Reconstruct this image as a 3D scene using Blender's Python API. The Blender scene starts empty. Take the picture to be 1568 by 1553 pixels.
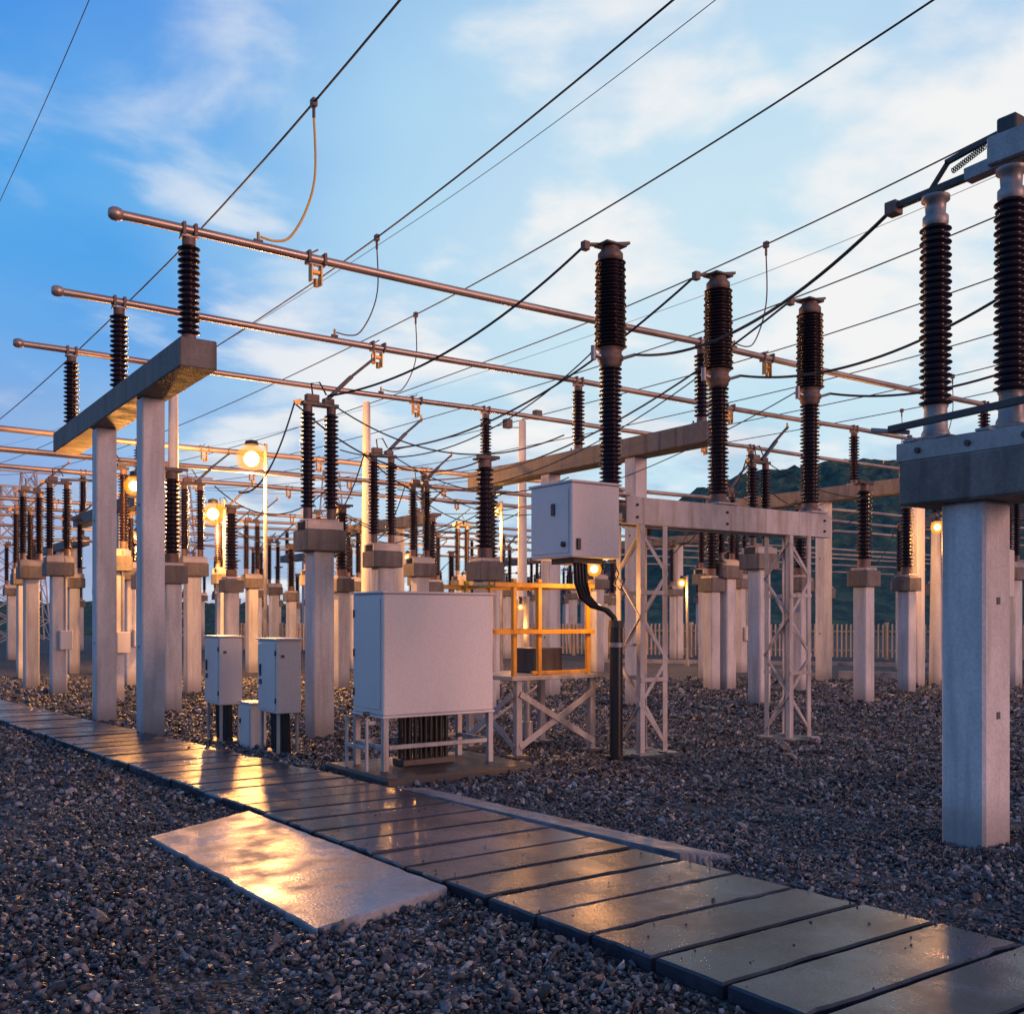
import bpy, bmesh, math, random
import numpy as np
from mathutils import Vector, Matrix
random.seed(7); np.random.seed(7)
scene=bpy.context.scene
TH=math.radians(34.84); SN=math.sin(TH); CS=math.cos(TH)
def S(lat,dep):   # survey offsets from the tripod (metres right, metres ahead) -> yard grid
    return (SN*dep+CS*lat, CS*dep-SN*lat)

# ---------------------------------------------------------------- materials
def newmat(name):
    m=bpy.data.materials.new(name); m.use_nodes=True
    return m,m.node_tree,m.node_tree.nodes['Principled BSDF']
def ramp(nt,stops):
    r=nt.nodes.new('ShaderNodeValToRGB'); e=r.color_ramp.elements
    while len(e)<len(stops): e.new(0.5)
    for i,(p,c) in enumerate(stops):
        e[i].position=p; e[i].color=(c[0],c[1],c[2],1)
    return r
def weathered(name,c1,c2,scale=3,rough=(.5,.8),metal=0,bump=.15,stretch=(1,1,.3),fine=60,bd=.01,island=0,stain=None,pits=0,splash=None,dry=None):
    m,nt,b=newmat(name); N=nt.nodes; L=nt.links
    g=N.new('ShaderNodeNewGeometry'); mp=N.new('ShaderNodeMapping'); mp.inputs['Scale'].default_value=stretch
    L.new(g.outputs['Position'],mp.inputs['Vector'])
    n1=N.new('ShaderNodeTexNoise'); n1.inputs['Scale'].default_value=scale; n1.inputs['Detail'].default_value=8; n1.inputs['Roughness'].default_value=.65
    L.new(mp.outputs[0],n1.inputs['Vector'])
    n2=N.new('ShaderNodeTexNoise'); n2.inputs['Scale'].default_value=fine; n2.inputs['Detail'].default_value=4
    L.new(g.outputs['Position'],n2.inputs['Vector'])
    r=ramp(nt,[(.36,c2),(.62,c1)]); L.new(n1.outputs['Fac'],r.inputs['Fac'])
    mx=N.new('ShaderNodeMix'); mx.data_type='RGBA'; mx.blend_type='MULTIPLY'; mx.inputs[0].default_value=.35
    L.new(r.outputs[0],mx.inputs[6])
    r2=ramp(nt,[(.3,(.55,.55,.55)),(.65,(1.1,1.1,1.1))]); L.new(n2.outputs['Fac'],r2.inputs['Fac']); L.new(r2.outputs[0],mx.inputs[7])
    out=mx.outputs[2]
    if stain:
        mp2=N.new('ShaderNodeMapping'); mp2.inputs['Scale'].default_value=(7,7,.55); L.new(g.outputs['Position'],mp2.inputs['Vector'])
        n4=N.new('ShaderNodeTexNoise'); n4.inputs['Scale'].default_value=1.3; n4.inputs['Detail'].default_value=6; L.new(mp2.outputs[0],n4.inputs['Vector'])
        r4=ramp(nt,[(.52,(0,0,0)),(.74,(.75,.75,.75))]); L.new(n4.outputs['Fac'],r4.inputs['Fac'])
        mx4=N.new('ShaderNodeMix'); mx4.data_type='RGBA'; mx4.inputs[7].default_value=(*stain,1); L.new(r4.outputs[0],mx4.inputs[0]); L.new(out,mx4.inputs[6]); out=mx4.outputs[2]
    if dry:   # pale dried-out blotches and lime bloom
        n6=N.new('ShaderNodeTexNoise'); n6.inputs['Scale'].default_value=2.7; n6.inputs['Detail'].default_value=9; n6.inputs['Roughness'].default_value=.7; n6.inputs['Distortion'].default_value=.6
        L.new(g.outputs['Position'],n6.inputs['Vector']); r6=ramp(nt,[(.54,(0,0,0)),(.70,(.8,.8,.8))]); L.new(n6.outputs['Fac'],r6.inputs['Fac'])
        mx6=N.new('ShaderNodeMix'); mx6.data_type='RGBA'; mx6.inputs[7].default_value=(*dry,1); L.new(r6.outputs[0],mx6.inputs[0]); L.new(out,mx6.inputs[6]); out=mx6.outputs[2]
    if splash:
        sp=N.new('ShaderNodeSeparateXYZ'); L.new(g.outputs['Position'],sp.inputs[0])
        ad=N.new('ShaderNodeMath'); ad.operation='MULTIPLY_ADD'; ad.inputs[1].default_value=-.5; L.new(n1.outputs['Fac'],ad.inputs[0]); L.new(sp.outputs['Z'],ad.inputs[2])
        q=N.new('ShaderNodeMapRange'); q.interpolation_type='SMOOTHSTEP'; q.inputs['From Min'].default_value=-.22; q.inputs['From Max'].default_value=.18; q.inputs['To Min'].default_value=.7; q.inputs['To Max'].default_value=0
        L.new(ad.outputs[0],q.inputs['Value'])
        mx5=N.new('ShaderNodeMix'); mx5.data_type='RGBA'; mx5.inputs[7].default_value=(*splash,1); L.new(q.outputs[0],mx5.inputs[0]); L.new(out,mx5.inputs[6]); out=mx5.outputs[2]
    if island:
        mx2=N.new('ShaderNodeMix'); mx2.data_type='RGBA'; mx2.blend_type='MULTIPLY'; mx2.inputs[0].default_value=1
        r3=ramp(nt,[(0,(1-island,)*3),(1,(1+island,)*3)]); L.new(g.outputs['Random Per Island'],r3.inputs['Fac'])
        L.new(out,mx2.inputs[6]); L.new(r3.outputs[0],mx2.inputs[7]); out=mx2.outputs[2]
    L.new(out,b.inputs['Base Color'])
    mr=N.new('ShaderNodeMapRange'); mr.inputs['From Min'].default_value=.38; mr.inputs['From Max'].default_value=.62
    mr.inputs['To Min'].default_value=rough[0]; mr.inputs['To Max'].default_value=rough[1]
    L.new(n1.outputs['Fac'],mr.inputs['Value']); L.new(mr.outputs[0],b.inputs['Roughness'])
    b.inputs['Metallic'].default_value=metal
    if bump:
        bp=N.new('ShaderNodeBump'); bp.inputs['Strength'].default_value=bump; bp.inputs['Distance'].default_value=bd
        L.new(n2.outputs['Fac'],bp.inputs['Height']); nrm=bp.outputs[0]
        if pits:
            b2=N.new('ShaderNodeBump'); b2.inputs['Strength'].default_value=pits; b2.inputs['Distance'].default_value=.02
            L.new(n1.outputs['Fac'],b2.inputs['Height']); L.new(nrm,b2.inputs['Normal']); nrm=b2.outputs[0]
        L.new(nrm,b.inputs['Normal'])
    return m
M={}
M['post']=weathered('painted_concrete',(.68,.67,.68),(.47,.46,.47),2.2,(.6,.8),0,.4,(1,1,.35),45,.006,stain=(.32,.31,.32),splash=(.20,.19,.20))
M['beam']=weathered('raw_concrete',(.24,.215,.20),(.105,.095,.09),3,(.6,.85),0,.6,(1,1,.5),40,.012,stain=(.07,.055,.05),pits=.3)
M['cab']=weathered('painted_steel',(.74,.70,.69),(.67,.63,.62),1.6,(.32,.45),0,.06,(1,1,.4),90,.003)
M['seam']=weathered('door_gasket',(.12,.12,.12),(.08,.08,.08),4)
M['galv']=weathered('galvanized_steel',(.42,.40,.40),(.24,.22,.22),5,(.4,.6),.45,.1,(1,1,.6),50,.003)
M['steelp']=weathered('grey_painted_steel',(.50,.49,.50),(.32,.30,.30),4,(.4,.6),.1,.1,(1,1,.4),60,.003,stain=(.22,.15,.12))
M['tube']=weathered('weathered_aluminium',(.52,.42,.36),(.29,.23,.20),2,(.3,.5),.6,.05,(.3,1,1),60,.002)
M['ins']=weathered('brown_porcelain',(.022,.012,.024),(.012,.007,.015),5,(.2,.32),0,0)
M['dark']=weathered('dark_metal',(.10,.09,.09),(.05,.045,.045),6,(.4,.6),.5,.05)
M['rust']=weathered('rusty_fitting',(.26,.17,.14),(.12,.08,.07),12,(.5,.75),.3,.2)
M['brass']=weathered('brass_contact',(.62,.36,.10),(.35,.18,.05),8,(.35,.5),.6,.1)
M['blk']=weathered('black_cable',(.018,.018,.02),(.012,.012,.013),6,(.3,.45),0,0)
M['yel']=weathered('yellow_safety_paint',(.78,.38,.03),(.50,.23,.02),6,(.4,.6),0,.1,stain=(.25,.11,.03))
M['ycab']=weathered('yellow_insulated_cable',(.90,.50,.05),(.80,.42,.04),6,(.4,.5),0,0)
M['wire']=weathered('stranded_conductor',(.06,.055,.06),(.035,.033,.035),9,(.5,.6),.4,0)
M['slab']=weathered('wet_concrete_slab',(.050,.060,.086),(.015,.018,.030),1.7,(.36,.12),0,.5,(1,1,1),80,.003,island=.45,pits=.05,dry=(.11,.125,.16))
M['pad']=weathered('pale_damp_concrete',(.33,.35,.40),(.11,.12,.15),2.6,(.50,.18),0,.4,(1,1,1),60,.004,pits=.05,dry=(.40,.42,.46))
M['plinth']=weathered('dark_plinth_concrete',(.075,.07,.07),(.028,.027,.028),3,(.3,.6),0,.5,(1,1,1),60,.012)
M['fence']=weathered('cream_painted_timber',(.62,.50,.38),(.45,.36,.27),3,(.6,.8),0,.1)
m,nt,b=newmat('sodium_lamp_halo'); N=nt.nodes;L=nt.links
em=N.new('ShaderNodeEmission'); em.inputs['Color'].default_value=(1,.38,.02,1); em.inputs['Strength'].default_value=1.6  # see-through orange emission, imitates the glare halo around a lamp
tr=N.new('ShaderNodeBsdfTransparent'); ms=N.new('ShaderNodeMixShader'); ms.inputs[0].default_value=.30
L.new(tr.outputs[0],ms.inputs[1]); L.new(em.outputs[0],ms.inputs[2]); L.new(ms.outputs[0],N['Material Output'].inputs['Surface']); M['halo']=m
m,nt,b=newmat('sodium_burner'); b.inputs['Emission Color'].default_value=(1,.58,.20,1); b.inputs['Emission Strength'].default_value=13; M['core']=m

# ---------------------------------------------------------------- mesh builder
class MB:
    def __init__(s): s.v=[];s.f=[];s.m=[];s.sm=[];s.slots=[]
    def add(s,vs,fs,mat,smooth=False):
        o=len(s.v); s.v+= [tuple(p) for p in vs]
        if mat not in s.slots: s.slots.append(mat)
        k=s.slots.index(mat)
        for f in fs: s.f.append(tuple(i+o for i in f)); s.m.append(k); s.sm.append(smooth)
    def cbox(s,hx,hy,hz,c,T,mat):
        h=(hx,hy,hz); c=min(c,.45*min(h)); idx={}; vs=[]
        for sx in(-1,1):
            for sy in(-1,1):
                for sz in(-1,1):
                    for a in range(3):
                        sg=(sx,sy,sz); p=[sg[i]*(h[i]-(0 if i==a else c)) for i in range(3)]
                        idx[(sx,sy,sz,a)]=len(vs); vs.append(T@Vector(p))
        fs=[]
        for a in range(3):
            o=[i for i in range(3) if i!=a]
            for sa in(-1,1):
                q=[]
                for (u,w) in((-1,-1),(1,-1),(1,1),(-1,1)):
                    sg=[0,0,0]; sg[a]=sa; sg[o[0]]=u; sg[o[1]]=w; q.append(idx[(*sg,a)])
                fs.append(q)
        for a in range(3):
            for b2 in range(a+1,3):
                c2=3-a-b2
                for sa in(-1,1):
                    for sb in(-1,1):
                        def k(sc,ax):
                            sg=[0,0,0]; sg[a]=sa; sg[b2]=sb; sg[c2]=sc; return idx[(*sg,ax)]
                        fs.append([k(-1,a),k(1,a),k(1,b2),k(-1,b2)])
        for sx in(-1,1):
            for sy in(-1,1):
                for sz in(-1,1): fs.append([idx[(sx,sy,sz,0)],idx[(sx,sy,sz,1)],idx[(sx,sy,sz,2)]])
        s.add(vs,fs,mat)
    def box(s,x0,x1,y0,y1,z0,z1,mat,c=.006):
        T=Matrix.Translation(((x0+x1)/2,(y0+y1)/2,(z0+z1)/2))
        s.cbox(abs(x1-x0)/2,abs(y1-y0)/2,abs(z1-z0)/2,c,T,mat)
    def bar(s,p0,p1,w,h,mat,c=.003):
        p0=Vector(p0);p1=Vector(p1); d=p1-p0; L=d.length; z=d.normalized()
        up=Vector((0,0,1)) if abs(z.z)<.95 else Vector((0,1,0))
        x=up.cross(z).normalized(); y=z.cross(x)
        T=Matrix.Translation((p0+p1)/2)@Matrix((x,y,z)).transposed().to_4x4()
        s.cbox(w/2,h/2,L/2,c,T,mat)
    def angle(s,p0,p1,w,mat,dx=(1,0,0),dy=(0,1,0),t=.008):
        p0=Vector(p0);p1=Vector(p1);dx=Vector(dx)*w;dy=Vector(dy)*w;tx=Vector(dx).normalized()*t;ty=Vector(dy).normalized()*t
        pr=[Vector(),dx,dx+ty,tx+ty,dy+tx,dy]
        vs=[p0+q for q in pr]+[p1+q for q in pr]
        fs=[[i,(i+1)%6,(i+1)%6+6,i+6] for i in range(6)]+[[0,1,2,3],[0,3,4,5],[6,7,8,9],[6,9,10,11]]
        s.add(vs,fs,mat)
    def tube(s,pts,r,mat,seg=8,cap=True):
        P=[Vector(p) for p in pts]; n=len(P); vs=[];fs=[]
        ref=None
        for i,p in enumerate(P):
            d=(P[min(i+1,n-1)]-P[max(i-1,0)]).normalized()
            if ref is None:
                ref=Vector((0,0,1)) if abs(d.z)<.9 else Vector((1,0,0))
            x=(ref-d*ref.dot(d)).normalized(); ref=x; y=d.cross(x)
            rr=r[i] if isinstance(r,(list,tuple)) else r
            for k in range(seg):
                a=2*math.pi*k/seg; vs.append(p+x*(math.cos(a)*rr)+y*(math.sin(a)*rr))
        for i in range(n-1):
            for k in range(seg):
                k2=(k+1)%seg; fs.append([i*seg+k,i*seg+k2,(i+1)*seg+k2,(i+1)*seg+k])
        s.add(vs,fs,mat,True)
        if cap:
            s.add(vs[:seg],[list(range(seg))],mat); s.add(vs[-seg:],[list(range(seg))],mat)
    def lathe(s,prof,o,mat,seg=20,axis='z'):
        vs=[];fs=[];n=len(prof)
        for r,z in prof:
            for k in range(seg):
                a=2*math.pi*k/seg; q=(r*math.cos(a),r*math.sin(a),z)
                if axis=='x': q=(z,q[0],q[1])
                vs.append((o[0]+q[0],o[1]+q[1],o[2]+q[2]))
        for i in range(n-1):
            for k in range(seg):
                k2=(k+1)%seg; fs.append([i*seg+k,i*seg+k2,(i+1)*seg+k2,(i+1)*seg+k])
        s.add(vs,fs,mat,True)
        for e in (0,n-1):
            if prof[e][0]>1e-2: s.add([vs[e*seg+k] for k in range(seg)],[list(range(seg))],mat)
    def cyl(s,x,y,z0,z1,r,mat,seg=16): s.lathe([(r,z0),(r,z1)],(x,y,0),mat,seg)
    def insul(s,x,y,z0,z1,rc,rs,n,seg=22,taper=1.0):
        p=(z1-z0)/n; pr=[(rc,z0)]
        for i in range(n):
            z=z0+i*p; f=1-(1-taper)*i/n; R=rs*f*(1 if i%2==0 else .93)
            pr+=[(rc*f,z+.12*p),(R*.93,z+.40*p),(R,z+.47*p),(R*.985,z+.58*p),(rc*f*1.05,z+.80*p)]
        pr.append((rc*taper,z1)); s.lathe(pr,(x,y,0),'ins',seg)
    def mesh(s,name):
        me=bpy.data.meshes.new(name); me.from_pydata(s.v,[],s.f)
        for k in s.slots: me.materials.append(M[k])
        me.polygons.foreach_set('material_index',s.m); me.polygons.foreach_set('use_smooth',s.sm)
        bm=bmesh.new(); bm.from_mesh(me); bmesh.ops.recalc_face_normals(bm,faces=bm.faces); bm.to_mesh(me); bm.free()
        me.update(); return me
    def obj(s,name,loc=(0,0,0),rot=0):
        return place(s.mesh(name),name,loc,rot)
def place(me,name,loc,rot=0,scale=1):
    o=bpy.data.objects.new(name,me); scene.collection.objects.link(o); o.location=loc; o.rotation_euler=(0,0,rot); o.scale=(scale,)*3
    return o
def sag(p0,p1,s,n=18):
    p0=Vector(p0);p1=Vector(p1)
    return [p0.lerp(p1,i/n)-Vector((0,0,4*s*(i/n)*(1-i/n))) for i in range(n+1)]

# ---------------------------------------------------------------- busbars and their concrete frames
BY=[12.23,15.59,18.92]; BH=6.3; FX=[3.75,12.45,21.15,29.85,38.55]
def frame_mesh():
    b=MB()
    for y in (13.9,16.5):
        b.box(-.15,.15,y-.15,y+.15,-.2,4.55,'post',.018)
        for z in (1.2,3.1): b.box(-.155,-.149,y-.02,y+.02,z,z+.04,'seam',.001)
    b.box(-.22,.22,11.85,19.35,4.55,4.90,'beam',.015)
    for y in BY:
        b.box(-.13,.13,y-.13,y+.13,4.903,4.93,'galv'); b.cyl(0,y,4.93,5.02,.085,'rust')
        for a in(-1,1):
            for c in(-1,1): b.cyl(a*.1,y+c*.1,4.93,4.97,.015,'dark',8)
        b.insul(0,y,5.02,6.10,.075,.135,15)
        b.cyl(0,y,6.10,6.19,.08,'rust'); b.box(-.1,.1,y-.07,y+.07,6.19,6.215,'galv')
        b.box(-.09,-.05,y-.075,y+.075,6.215,6.37,'rust'); b.box(.05,.09,y-.075,y+.075,6.215,6.37,'rust')
    return b.mesh('busbar_support_frame')
fm=frame_mesh()
for x in FX: place(fm,'busbar_support_frame',(x,0,0))
for x in (3.75+4.9,12.45+4.9,30): place(fm,'busbar_support_frame',(x-1.5,15.4,0))
for x in (9.0,20.5,32): place(fm,'busbar_support_frame',(x,31.2,0))
def contact(b,x,y,h):
    b.box(x-.13,x-.09,y-.075,y+.075,h-.075,h+.085,'rust'); b.box(x+.09,x+.13,y-.075,y+.075,h-.075,h+.085,'rust')
    b.box(x-.12,x+.12,y-.03,y+.03,h-.09,h-.06,'galv')
    b.box(x-.085,x-.06,y-.05,y+.05,h-.30,h-.085,'brass'); b.box(x+.05,x+.075,y-.05,y+.05,h-.34,h-.085,'brass')
    b.box(x-.07,x+.07,y-.035,y+.035,h-.20,h-.15,'brass'); b.cyl(x,y,h-.36,h-.26,.035,'brass',10)
    b.bar((x-.08,y,h+.06),(x+.03,y,h+.13),.02,.02,'dark')
def busbar(y,x0,x1,h,r=.05,contacts=(),feeds=()):
    b=MB(); pts=[]; x=x0
    while x<x1:
        ph=((x-3.75)/8.7)%1; pts.append((x,y,h-.03*4*ph*(1-ph)*(1 if x>3.75 else 0))); x+=.55
    b.tube(pts,r,'tube',16)
    b.lathe([(.0,-.09),(.05,-.085),(.075,-.05),(.08,0),(.07,.05),(.055,.07)],(x0,y,h),'tube',16,'x')
    for c in contacts: contact(b,c,y,h-.02)
    for c in feeds:
        b.box(c-.06,c+.06,y-.02,y+.02,h+.03,h+.07,'dark'); b.cyl(c,y,h+.05,h+.16,.02,'brass',8)
    return b.obj('busbar')
for i,y in enumerate(BY):
    busbar(y,2.91,62,BH,.055,[5.40+2.63*i,14.1+2.63*i,22.8+2.63*i],[4.62+2.6*i,13.25+2.6*i,21.9+2.6*i])
for i,y in enumerate([27.63,30.99,34.32]): busbar(y,1.5,75,BH,.075,[5.5+2.63*i,8.9+2.6*i,12.3+2.6*i,16+2.6*i])
for i,y in enumerate([43.4,46.8,50.1]): busbar(y,2.0,85,BH,.07,[8+2.63*i,12+2.6*i,18+2.6*i])
for i,y in enumerate([23.0,38.6,41.0]): busbar(y,1.0,60,5.1-.25*i,.05)

# ---------------------------------------------------------------- disconnectors on single posts
def disc_mesh(var=0):
    b=MB()
    b.box(-.15,.15,-.15,.15,-.2,2.50,'post',.018)
    b.box(-.28,.28,-.24,.24,2.50,2.78,'beam',.012)
    b.box(-.26,.26,-.20,-.13,2.783,2.90,'galv'); b.box(-.26,.26,.13,.20,2.783,2.90,'galv')
    b.box(-.24,.24,-.12,.12,2.90,2.93,'galv')
    for x in(-.17,.17):
        b.cyl(x,0,2.93,3.08,.062,'rust'); b.insul(x,0,3.08,4.36,.058,.105,22); b.cyl(x,0,4.36,4.45,.062,'rust')
    b.box(-.26,.26,-.06,.06,4.45,4.50,'dark'); b.box(-.2,-.02,-.05,.05,4.50,4.60,'rust'); b.box(.05,.2,-.045,.045,4.50,4.57,'dark')
    if var==0:
        b.bar((.1,0,4.55),(.47,0,4.92),.07,.05,'dark'); b.bar((.45,.02,4.90),(.82,.02,5.22),.045,.035,'dark')
        b.bar((.80,.02,5.16),(.80,.02,5.29),.03,.03,'brass')
    else:
        b.bar((.1,0,4.54),(.95,0,4.60),.06,.045,'dark'); b.box(.9,1.0,-.05,.05,4.54,4.68,'rust')
    b.bar((-.26,0,4.5),(-.36,0,4.46),.03,.06,'brass')
    b.tube([(-.1,0,4.6),(-.12,0,4.75),(0,0,4.78),(.1,0,4.62)],.012,'dark')
    if var==1:
        b.tube([(.1,-.2,2.9),(.1,-.2,1.35)],.018,'galv'); b.box(-.02,.22,-.32,-.155,.95,1.35,'cab',.01)
    return b.mesh('pole_mounted_disconnector')
dm=disc_mesh(); dm2=disc_mesh(1)
def ct_mesh():
    b=MB()
    b.box(-.14,.14,-.14,.14,-.2,2.2,'post',.018); b.box(-.22,.22,-.22,.22,2.2,2.50,'beam',.012)
    b.box(-.17,.17,-.17,.17,2.503,2.56,'galv'); b.cyl(0,0,2.56,2.72,.12,'rust')
    b.insul(0,0,2.72,4.0,.09,.165,17,22,.92); b.cyl(0,0,4.0,4.12,.11,'rust'); b.box(-.16,.16,-.12,.12,4.12,4.15,'dark')
    b.bar((-.15,0,4.18),(.28,0,4.18),.04,.05,'dark')
    return b.mesh('post_insulator_support')
cm=ct_mesh()
D0=[(5.62,12.61),(8.28,15.9),(10.8,19.0)]
discs=[]
for k in range(4):
    for (x,y) in D0: discs.append((x+8.7*k,y))
for (x,y) in [(4.3,23.0),(4.1,25.0),(4.75,20.1),(6.7,21.6),(6.2,24.6),(8.9,26),(7.4,28.8),(6.3,31.5),(11.2,25.6),(13.6,23.9),(16.5,26.4),(19.5,23.5),(22.8,20.8)]: discs.append((x,y))
for i,(x,y) in enumerate(discs): place(dm if i<12 or i%2 else dm2,'pole_mounted_disconnector',(x,y,0),0)
for (x,y) in [(5.1,17.6),(8.8,13.4),(10.9,16.4),(16.3,11.8),(17.9,14.6),(19.6,13.1),(5.6,21.2),(7.9,22.6),(9.9,21.0),(12.6,21.6),(16.6,16.0),(23.8,15),(14.6,19.5),(24.8,19.3)]:
    place(cm,'post_insulator_support',(x,y,0),0)
for gy in range(8):
    for gx in range(13):
        y=29.5+gy*3.6+random.uniform(-.5,.5); x=.14*y+1+gx*2.9+random.uniform(-.7,.7)
        if gx>9 and gy<3: continue
        if random.random()<.78:
            q=random.random()
            if q<.3: place(dm,'pole_mounted_disconnector',(x,y,0),0)
            elif q<.55: place(dm2,'pole_mounted_disconnector',(x,y,0),math.pi*(gx%2))
            else: place(cm,'post_insulator_support',(x,y,0),0)

# ---------------------------------------------------------------- overhead conductors
def overh(y,h0=8.25):
    d=y-19; return h0+(.0042*d*d if d<0 else .0010*d*d)
def over(x,h0,r,name='overhead_conductor'):
    b=MB(); b.tube([(x,-6+i*.95,overh(-6+i*.95,h0)) for i in range(90)],r,'wire',6); b.obj(name)
OW=[5.37+8.7*k+2.64*i for k in range(3) for i in range(3)]
for x in OW: over(x,8.12,.0145)
for x,h in ((3.2,10.2),(10.6,10.1),(19.5,10.2)): over(x,h,.007,'earth_wire')
for k in range(3):
    for i in range(3):
        xw=5.37+8.7*k+2.64*i; xb=4.62+8.63*k+2.6*i; y=BY[i]; hw=overh(y,8.12)
        b=MB()
        b.box(xw-.035,xw+.035,y-.05,y+.05,hw-.06,hw+.05,'rust')
        b.cyl(xw,y,hw-.2,hw-.05,.022,'rust',8)
        L=hw-BH; pts=[(xw,y,hw-.15),(xw+.02,y,hw-.45*L),(xw-.10,y,hw-.70*L),(xw-.32,y,hw-.9*L),(xw-.52,y,BH+.10),(xb+.03,y,BH+.11)]
        sm=[]
        for q in range(len(pts)-1):
            p0=Vector(pts[max(q-1,0)]);p1=Vector(pts[q]);p2=Vector(pts[q+1]);p3=Vector(pts[min(q+2,len(pts)-1)])
            for s_ in range(6):
                t=s_/6; sm.append(.5*((2*p1)+(p2-p0)*t+(2*p0-5*p1+4*p2-p3)*t*t+(3*p1-p0-3*p2+p3)*t**3))
        sm.append(Vector(pts[-1]))
        b.tube(sm,.016 if k==0 and i==0 else .012,'ycab' if k==0 and i==0 else 'rust',8)
        b.obj('dropper_cable')

# ---------------------------------------------------------------- voltage transformer gantry
b=MB()
GY=8.62; GX0,GX1=7.58,11.2
b.box(GX0,GX1,GY,GY+.012,2.68,2.99,'steelp',.003)
for z in (2.68,2.978): b.box(GX0,GX1,GY+.014,GY+.10,z,z+.012,'steelp',.003)
b.box(GX0,GX1,GY+.36,GY+.372,2.68,2.99,'steelp',.003)
for z in (2.68,2.978): b.box(GX0,GX1,GY+.272,GY+.358,z,z+.012,'steelp',.003)
for x in np.linspace(GX0+.05,GX1-.05,9): b.box(x-.03,x+.03,GY+.10,GY+.27,2.70,2.72,'steelp',.003)
for x in (GX0+.15,9.2,GX1-.15):
    for z in (2.76,2.9): b.lathe([(.016,-.0),(.016,.02)],(x,GY-.01,z),'dark',6,'x')
for cx in (7.98,10.55):
    w=.21; cy=GY+.186
    for sx in(-1,1):
        for sy in(-1,1):
            b.angle((cx+sx*w,cy+sy*w,.06),(cx+sx*w,cy+sy*w,2.675),.07,'steelp',(-sx,0,0),(0,-sy,0))
    zs=[.12,.62,1.12,1.62,2.12,2.60]
    for i in range(5):
        z0,z1=zs[i],zs[i+1]
        for sy in(-1,1):
            a=(-1)**i*sy
            b.bar((cx-a*w,cy+sy*(w-.006),z0),(cx+a*w,cy+sy*(w-.006),z1),.012,.045,'steelp')
            b.bar((cx+sy*(w-.006),cy-a*w,z0),(cx+sy*(w-.006),cy+a*w,z1),.045,.012,'steelp')
    for z in (.9,1.9):
        for sy in(-1,1):
            b.bar((cx-w,cy+sy*(w+.006),z),(cx+w,cy+sy*(w+.006),z),.012,.05,'steelp')
    b.box(cx-.34,cx+.34,cy-.34,cy+.34,-.1,.045,'plinth',.02)
    for sx in(-1,1):
        for sy in(-1,1): b.box(cx+sx*w-.08,cx+sx*w+.08,cy+sy*w-.08,cy+sy*w+.08,.045,.06,'galv')
b.obj('steel_lattice_gantry')
def vt_mesh():
    b=MB()
    b.box(-.17,.17,-.17,.17,3.0,3.03,'galv'); b.lathe([(.15,3.03),(.15,3.06),(.10,3.09),(.10,3.14)],(0,0,0),'rust',20)
    b.insul(0,0,3.14,4.47,.088,.135,27); b.lathe([(.10,4.46),(.13,4.50),(.13,4.53),(.15,4.55),(.15,4.59),(.13,4.61),(.13,4.65),(.16,4.68)],(0,0,0),'rust',24)
    b.bar((.1,-.0,4.57),(.27,-.12,4.63),.05,.03,'galv'); b.bar((-.1,.0,4.57),(-.27,.02,4.60),.05,.03,'galv'); b.cyl(-.25,.0,4.52,4.68,.03,'galv',8)
    b.insul(0,0,4.68,5.68,.12,.190,25,26,.93)
    b.lathe([(.13,5.68),(.145,5.70),(.145,5.76),(.11,5.80),(.10,5.84)],(0,0,0),'rust',24)
    b.box(-.15,.15,-.12,.12,5.84,5.87,'dark'); b.bar((-.1,.03,5.86),(-.34,.06,5.82),.06,.03,'dark'); b.bar((.05,0,5.88),(.24,-.02,5.92),.12,.03,'dark')
    b.box(-.36,-.28,.02,.10,5.76,5.86,'rust')
    return b.mesh('voltage_transformer')
vm=vt_mesh(); VX=[7.5,9.25,11.0]; VY=GY+.186
for x in VX: place(vm,'voltage_transformer',(x,VY,0))
b=MB()
x0,x1,y0,y1=6.66,7.33,8.45,9.2
b.box(x0,x1,y0,y1,2.26,3.06,'cab',.012); b.box(x0-.02,x1+.02,y0-.02,y1+.02,3.06,3.085,'cab',.006)
b.box(x0-.012,x0-.001,y0+.05,y1-.05,2.31,3.0,'cab',.004)
b.box(x0-.03,x0-.012,y0+.28,y0+.34,2.72,2.85,'dark'); b.box(x0+.06,x0+.11,y0-.025,y0,2.34,2.46,'dark')
b.lathe([(.0,-.03),(.03,-.03),(.03,.0)],(x0-.012,y0+.12,2.4),'dark',12,'x')
b.box(x1,7.62,GY+.05,GY+.09,2.72,2.80,'steelp'); b.box(x1,7.62,GY+.28,GY+.32,2.72,2.80,'steelp')
b.box(x0+.1,x1-.15,y0+.1,y0+.5,2.2,2.26,'dark')
for i in range(4):
    o=.045*i
    pts=[(6.84+o,8.62,2.22),(6.85+o,8.62,2.0),(6.92+o*.9,8.63,1.84),(7.08+o*.6,8.64,1.74),(7.28+o*.3,8.65,1.70),(7.41+o*.15,8.66,1.62),(7.44+.02*i,8.66,1.45)]
    b.tube(pts,.026,'blk',8)
b.cyl(7.46,8.66,.0,1.55,.075,'blk',16); b.cyl(7.46,8.66,1.50,1.58,.088,'dark',16); b.cyl(7.46,8.66,1.28,1.33,.082,'galv',16); b.cyl(7.46,8.66,.0,.06,.11,'blk')
b.bar((7.46,8.70,1.30),(7.80,8.70,1.30),.03,.03,'galv')
b.tube([(7.28,8.5,2.25),(7.36,8.5,2.1),(7.30,8.5,1.98),(7.40,8.52,1.92),(7.5,8.55,2.05)],.008,'blk',6)
b.obj('terminal_cabinet_with_cables')

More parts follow.
